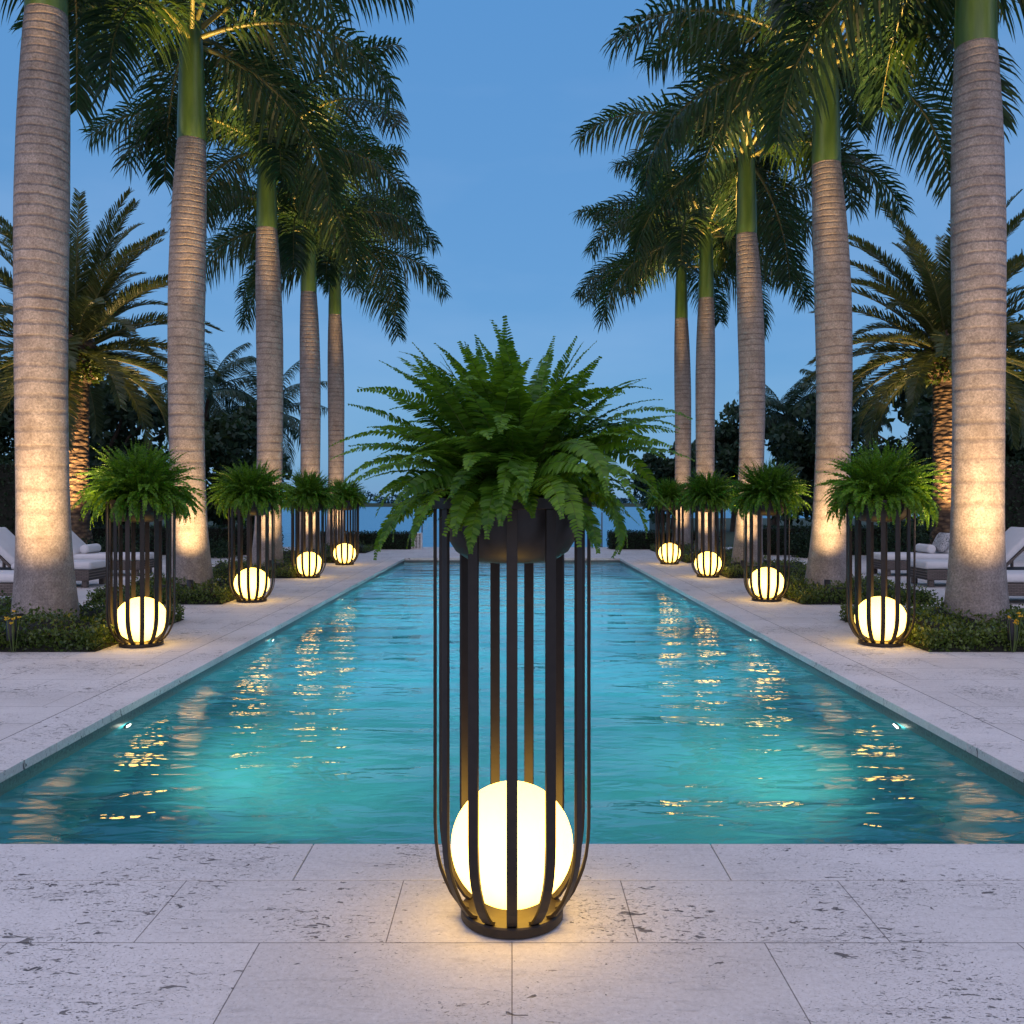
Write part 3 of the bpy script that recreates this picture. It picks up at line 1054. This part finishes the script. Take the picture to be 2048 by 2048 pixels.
# ------------------------------------------------------------ date palms
def date_palm(x, y, label, seed):
    r = np.random.default_rng(seed)
    root = empty("date_palm", (x, y, 0), label, "palm tree", "feathery date palms behind the loungers")
    mb = MB()
    z = np.linspace(-0.05, 4.3, 60)
    prof = [(0.34 + 0.22 * math.exp(-max(0, q) * 2.2) + 0.012 * math.sin(q * 40), q) for q in z]
    mb.lathe(prof, 30)
    mb.build("trunk", M['datetrunk'], root, True)
    mb = MB()
    mb.lathe([(0.34, 4.28), (0.52, 4.42), (0.62, 4.75), (0.58, 5.1), (0.42, 5.4), (0.1, 5.6)], 26)
    bs = mb.build("boss", M['datetrunk'], root, True)
    mb = MB()
    n = 1500
    a = r.uniform(0, 6.28, n); q = r.uniform(4.3, 5.1, n)
    rr = np.interp(q, [4.28, 4.45, 4.75, 5.1], [0.38, 0.54, 0.64, 0.6])
    leaves(mb, np.stack([rr * np.cos(a), rr * np.sin(a), q], 1), 0.13, 0.5, nrm=np.stack([np.cos(a), np.sin(a), np.zeros(n)], 1), r=r)
    mb.build("moss_leaves", M['bush'], bs)
    for i in range(66):
        u = (i + 0.5) / 66
        az = i * 2.39996 + r.normal(0, 0.12)
        el = R(86) - u ** 1.0 * R(112) + r.normal(0, 0.06)
        L = r.uniform(3.3, 4.0) * (1 - 0.18 * u)
        lf, st = MB(), MB()
        frond(lf, st, (0.25 * math.cos(az), 0.25 * math.sin(az), 5.35 - u * 0.45), az, el, L, R(38) + R(32) * u + r.normal(0, 0.06), 110, 0.50, 0.034,
              plume=(0.55, 0.30), fw=0.85, grav=0.12, t0=0.10, rad=0.03, curl=1.7, azbend=r.normal(0, 0.12), r=r, seg=4)
        fo = lf.build("frond", M['dateleaf'], root)
        st.build("midrib", M['rachis'], fo)
date_palm(-10.75, 22, "feathery date palm with shaggy trunk behind the biggest left royal palm", 301)
date_palm(10.7, 22, "feathery date palm with shaggy trunk behind the biggest right royal palm", 302)
uplight(-10.3, 20.9, 0.30, (-10.6, 21.7, 4.6), "small black uplight at the foot of the left date palm", 1100, 70, group="date palm uplights")
uplight(10.3, 20.9, 0.30, (10.55, 21.7, 4.6), "small black uplight at the foot of the right date palm", 1100, 70, group="date palm uplights")

# ------------------------------------------------------------ hedges and shrubs
def hedge(x0, x1, y0, y1, h, n, label, leaf=0.07, seed=1):
    r = np.random.default_rng(seed)
    root = empty("clipped_hedge", ((x0 + x1) / 2, (y0 + y1) / 2, 0), label, "hedge", "clipped hedges")
    w_, d_ = (x1 - x0) / 2, (y1 - y0) / 2
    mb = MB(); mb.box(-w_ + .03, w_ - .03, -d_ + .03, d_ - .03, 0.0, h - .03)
    mb.build("dark_core", M['core'], root)  # dark solid box added behind the leaves to block see-through
    nf = int(n * 0.6); ntp = int(n * 0.25); ne = n - nf - ntp
    P = np.concatenate([
        np.stack([r.uniform(-w_, w_, nf), -d_ + r.normal(0, 0.02, nf), r.uniform(0, h, nf)], 1),
        np.stack([r.uniform(-w_, w_, ntp), r.uniform(-d_, d_, ntp), h + r.normal(0, 0.02, ntp)], 1),
        np.stack([np.where(r.random(ne) < .5, -w_, w_) + r.normal(0, 0.02, ne), r.uniform(-d_, d_, ne), r.uniform(0, h, ne)], 1)])
    mb = MB()
    leaves(mb, P, leaf, 0.6, r=r)
    mb.build("foliage", M['hedge'], root)
hedge(-30, -11.9, 25.0, 26.2, 2.45, 14000, "tall dark clipped hedge behind the left date palm", 0.11, 1)
hedge(12.0, 30, 25.0, 26.2, 2.45, 14000, "tall dark clipped hedge behind the right date palm", 0.11, 2)
hedge(-11.5, -6.2, 23.2, 24.2, 0.72, 6000, "waist-high clipped hedge between the second and third left palms", 0.06, 3)
hedge(-6.0, -2.95, 25.9, 26.6, 0.47, 4500, "low clipped hedge at the far end ending at the white block pillar", 0.055, 4)
hedge(2.85, 6.0, 25.9, 26.6, 0.50, 4500, "low clipped hedge at the far right end of the pool terrace", 0.055, 5)
hedge(6.2, 11.5, 23.2, 24.2, 0.72, 6000, "waist-high clipped hedge between the second and third right palms", 0.06, 6)

def clump_tree(x, y, h, rx, label, n, seed, trunk=True, leaf=0.33, name="garden_tree", cat="tree", group="dark trees behind the terrace", zlow=0.25, mat='tree'):
    r = np.random.default_rng(seed)
    root = empty(name, (x, y, 0), label, cat, group)
    zc = h * (1 + zlow) / 2
    rz = h * (1 - zlow) / 2
    nc = 46 if trunk else 26
    d = r.normal(size=(nc, 3)); d /= np.linalg.norm(d, axis=1)[:, None]
    rad = r.uniform(0.35, 0.98, nc)[:, None]
    cen = d * rad * np.array([rx, rx * 0.8, rz]) + np.array([0, 0, zc])
    mb = MB()
    per = n // nc
    for c in cen:
        sz = r.uniform(0.20, 0.36) * rx
        p = r.normal(size=(per, 3)); p /= np.linalg.norm(p, axis=1)[:, None]
        p = p * (r.uniform(0, 1, per) ** 0.45)[:, None] * np.array([1, 1, 0.72]) * sz + c
        p[:, 2] = np.maximum(p[:, 2], 0.05)
        leaves(mb, p, leaf, 0.55, r=r)
    mb.build("crown", M[mat], root)
    if trunk:
        mb = MB()
        mb.tube([(0, 0, -0.05), (0.08, 0, h * 0.2), (r.normal(0, .15), 0, h * 0.42), (r.normal(0, .3), 0, h * 0.7)], [0.20, 0.16, 0.12, 0.05], 9)
        for c in cen[::4]:
            mb.tube([(0.05, 0, h * 0.3), tuple(c * np.array([.5, .5, 1]) * np.array([1, 1, .8])), tuple(c)], [0.08, 0.05, 0.02], 6)
        mb.build("trunk", M['wood'], root, True)
    return root

for i, (x, y, h, rx, lb) in enumerate([
    (-27, 31, 7.8, 3.6, "dense dark tree at the far left edge behind the tall hedge"),
    (-21.8, 33, 7.4, 3.4, "dark tree rising between the left edge and the biggest left palm"),
    (-17.6, 34, 7.0, 3.2, "dark tree directly behind the crown of the left date palm"),
    (-14.2, 31, 5.4, 2.4, "lower dark tree between the left date palm and the second left royal palm"),
    (-11.2, 35, 4.9, 2.0, "round leafy tree between the second and third left royal palms"),
    (-31, 42, 10.5, 5, "tallest dark tree in the far left background"),
    (8.3, 46, 3.9, 1.9, "small dark tree beside the last right lantern, by the water"),
    (10.4, 42, 5.2, 2.1, "rounded dark tree between the third and fourth right royal palms"),
    (13.0, 38, 4.9, 2.3, "low dark tree between the second and third right royal palms"),
    (15.4, 33, 6.2, 2.6, "dark tree just right of the second right royal palm"),
    (18.4, 35, 7.6, 3.0, "dark tree directly behind the crown of the right date palm"),
    (22.4, 33, 7.4, 3.4, "dark tree beyond the biggest right royal palm"),
    (28, 32, 7.8, 3.8, "dense dark tree at the far right edge behind the tall hedge")]):
    clump_tree(x, y, h * 1.13, rx * 1.08, lb, 7000, 400 + i, zlow=0.02)
for i, (x, y, h, rx, lb) in enumerate([
    (-13.2, 20.6, 1.0, 1.0, "rounded dark shrub behind the left loungers, farthest from the pool"),
    (-9.3, 21.3, 0.85, 0.9, "rounded shrub at the right foot of the left date palm"),
    (-7.6, 22.2, 0.7, 0.8, "small shrub behind the nearest left lantern"),
    (13.2, 20.6, 1.0, 1.0, "rounded dark shrub behind the right loungers, farthest from the pool"),
    (9.3, 21.3, 0.85, 0.9, "rounded shrub at the left foot of the right date palm"),
    (7.6, 22.2, 0.7, 0.8, "small shrub behind the nearest right lantern")]):
    clump_tree(x, y, h, rx, lb, 3600, 500 + i, trunk=False, leaf=0.07, name="garden_shrub", cat="shrub", group="rounded shrubs behind the loungers", zlow=-0.3, mat='hedge')

def coconut(x, y, h, label, seed, L=3.4, lean=0.5):
    r = np.random.default_rng(seed)
    root = empty("coconut_palm", (x, y, 0), label, "palm tree", "coconut palms by the water")
    mb = MB()
    t = np.linspace(0, 1, 14)
    pts = np.stack([lean * (t ** 1.6 - 1), 0 * t, h * t], 1)
    mb.tube(pts, 0.15 - 0.05 * t, 10)
    mb.build("trunk", M['wood'], root, True)
    for i in range(20):
        u = (i + .5) / 20
        az = i * 2.39996 + r.normal(0, 0.15)
        lf, st = MB(), MB()
        frond(lf, st, (0, 0, h), az, R(80) - u * R(105), L * r.uniform(.85, 1.05), R(55) + R(35) * u, 54, 0.72, 0.05,
              plume=(-0.3, -0.1), fw=0.55, grav=0.7, t0=0.12, rad=0.03, curl=1.3, r=r, seg=4)
        fo = lf.build("frond", M['coco'], root)
        st.build("midrib", M['coco'], fo)
coconut(-13.5, 40, 6.3, "coconut palm showing beside the second left royal palm trunk", 601)
coconut(-11.0, 40, 5.2, "coconut palm whose drooping fronds show right of the third left royal palm", 602, 3.6)
coconut(12.2, 40, 5.2, "feathery palm silhouette just right of the third right royal palm", 603, 2.6)
coconut(14.0, 38, 5.4, "feathery palm silhouette left of the second right royal palm trunk", 604, 2.6)

# ------------------------------------------------------------ loungers
def lounger(x, y, s, label):
    """foot end at x, near long side at y; s=+1: head points to +x"""
    root = empty("sun_lounger", (x, y, 0), label, "sun lounger", "white cushioned loungers beside the palms", rz=0 if s > 0 else math.pi)
    W = 0.74
    Lx = 2.0
    ys = (0, W) if s > 0 else (-W, 0)
    y0, y1 = ys
    mb = MB(); mb.box(0.0, Lx, y0, y1, 0.115, 0.285)
    mb.build("base_frame", M['wicker'], root, False, 0.02)
    for lx in (0.05, Lx - 0.13):
        for ly in (y0 + 0.03, y1 - 0.11):
            mb = MB(); mb.box(lx, lx + 0.08, ly, ly + 0.08, 0.004, 0.113)
            mb.build("leg", M['wicker'], root)
    mb = MB(); mb.box(-0.02, 1.28, y0 + .01, y1 - .01, 0.289, 0.415)
    mb.build("mattress", M['cushion'], root, True, 0.05)
    ang = R(44)
    def slab(z0, z1, l0, l1, a, b):
        v = []
        for q in (l0, l1):
            for zz in (z0, z1):
                for yy in (a, b):
                    v.append((1.27 + q * math.cos(ang) - zz * math.sin(ang), yy, 0.33 + q * math.sin(ang) + zz * math.cos(ang)))
        m_ = MB(); m_.add(v, [(0, 1, 3, 2), (4, 6, 7, 5), (0, 4, 5, 1), (2, 3, 7, 6), (0, 2, 6, 4), (1, 5, 7, 3)])
        return m_
    slab(0.02, 0.135, 0.0, 0.80, y0 + .01, y1 - .01).build("backrest", M['cushion'], root, True, 0.045)
    slab(-0.025, 0.012, 0.02, 0.78, y0 + .03, y1 - .03).build("backrest_frame", M['wicker'], root)
    # support strut under the backrest
    for yy in (y0 + 0.06, y1 - 0.10):
        mb = MB()
        mb.box(1.72, 1.755, yy, yy + 0.04, 0.287, 0.70)
        mb.build("strut", M['wicker'], root)
    return root
lounger(-6.45, 12.1, -1, "nearest left lounger, mostly cut off by the photo edge")
lounger(-6.80, 14.4, -1, "left lounger with a raised backrest whose rounded foot shows beside the biggest palm trunk")
lounger(-6.9, 16.6, -1, "left lounger holding a rolled white towel, behind the nearest left lantern")
lounger(6.5, 12.1, 1, "nearest right lounger, mostly cut off by the photo edge")
lounger(6.72, 14.5, 1, "right lounger with a raised backrest on a wooden frame, beside the biggest palm trunk")
lounger(6.9, 16.6, 1, "right lounger holding a rolled towel and a patterned cushion")

def towel(x, y, label):
    root = empty("rolled_towel", (x, y, 0.415), label, "towel", "rolled towels on loungers")
    mb = MB()
    a = np.linspace(0, 2 * math.pi, 21)[:-1]
    rr = 0.085
    P = []
    for yy, q in ((-.26, .3), (-.26, .96), (-.24, 1.0), (.24, 1.0), (.26, .96), (.26, .3)):
        P.append(np.stack([rr * q * np.cos(a), np.full(20, yy), rr + rr * q * np.sin(a)], 1))
    f = [(q * 20 + j, q * 20 + (j + 1) % 20, q * 20 + 20 + (j + 1) % 20, q * 20 + 20 + j) for q in range(5) for j in range(20)]
    f += [tuple(range(19, -1, -1)), tuple(range(100, 120))]
    mb.add(np.concatenate(P), f)
    mb.build("roll", M['towel'], root, True)
towel(-7.98, 16.97, "rolled white towel on the left lounger's cushion")
towel(7.84, 17.0, "rolled white towel on the right lounger's cushion")

def pillow(x, y, z, label, mat, tilt):
    root = empty("throw_pillow", (x, y, z), label, "pillow", "cushions on the loungers")
    mb = MB()
    n = 14
    g = np.linspace(-1, 1, n)
    gx, gy = np.meshgrid(g, g)
    th = 0.075 * np.clip((1 - gx ** 4) * (1 - gy ** 4), 0, 1) ** 0.5
    px = 0.0 + gx * 0.20 * (1 - 0.06 * (1 - gy ** 2) * 0)
    for sg in (1, -1):
        v = np.stack([px, gy * 0.20, sg * th], 2).reshape(-1, 3)
        f = [(j * n + i, j * n + i + 1, (j + 1) * n + i + 1, (j + 1) * n + i) for j in range(n - 1) for i in range(n - 1)]
        if sg < 0: f = [q[::-1] for q in f]
        mb.add(v, f)
    o = mb.build("pillow_cover", mat, root, True)
    o.rotation_euler = tilt
pillow(8.08, 16.86, 0.625, "round-edged dark scribble-patterned cushion on the right lounger", M['pattern'], (0, R(-62), R(6)))

# ------------------------------------------------------------ far end: block pillar and glass rail
root = empty("breeze_block_pillar", (-2.78, 26.2, 0), "small white perforated block pillar at the end of the far left low hedge", "pillar")
mb = MB()
w_, d_, hh = 0.14, 0.14, 0.47
nxb, nzb = 3, 5
for i in range(nxb + 1):
    x = -w_ + 2 * w_ * i / nxb
    mb.box(x - 0.016, x + 0.016, -d_, d_, 0.004, hh)
mb.build("block", M['white'], root)
mb = MB()
for j in range(nzb + 1):
    z = 0.016 + (hh - 0.030) * j / nzb
    mb.box(-w_ + 0.0, w_, -d_ + 0.003, d_ - 0.003, z - 0.012, z + 0.012)
mb.build("cross_web", M['white'], root)
mb = MB(); mb.box(-w_, w_, -0.03, 0.03, 0.004, hh - 0.02)
mb.build("backing", M['white'], root)

root = empty("glass_balustrade", (0, 27.1, 0), "clear glass balustrade at the far end of the terrace before the sea", "glass railing")
for i in range(4):
    x = -2.72 + i * 1.813
    mb = MB(); mb.box(x - 0.018, x + 0.018, -0.018, 0.018, 0.003, 1.06)
    mb.build("post", M['steel'], root)
    if i < 3:
        mb = MB(); mb.box(x + 0.03, x + 1.783, -0.006, 0.006, 0.05, 1.04)
        mb.build("pane", M['glass'], root)
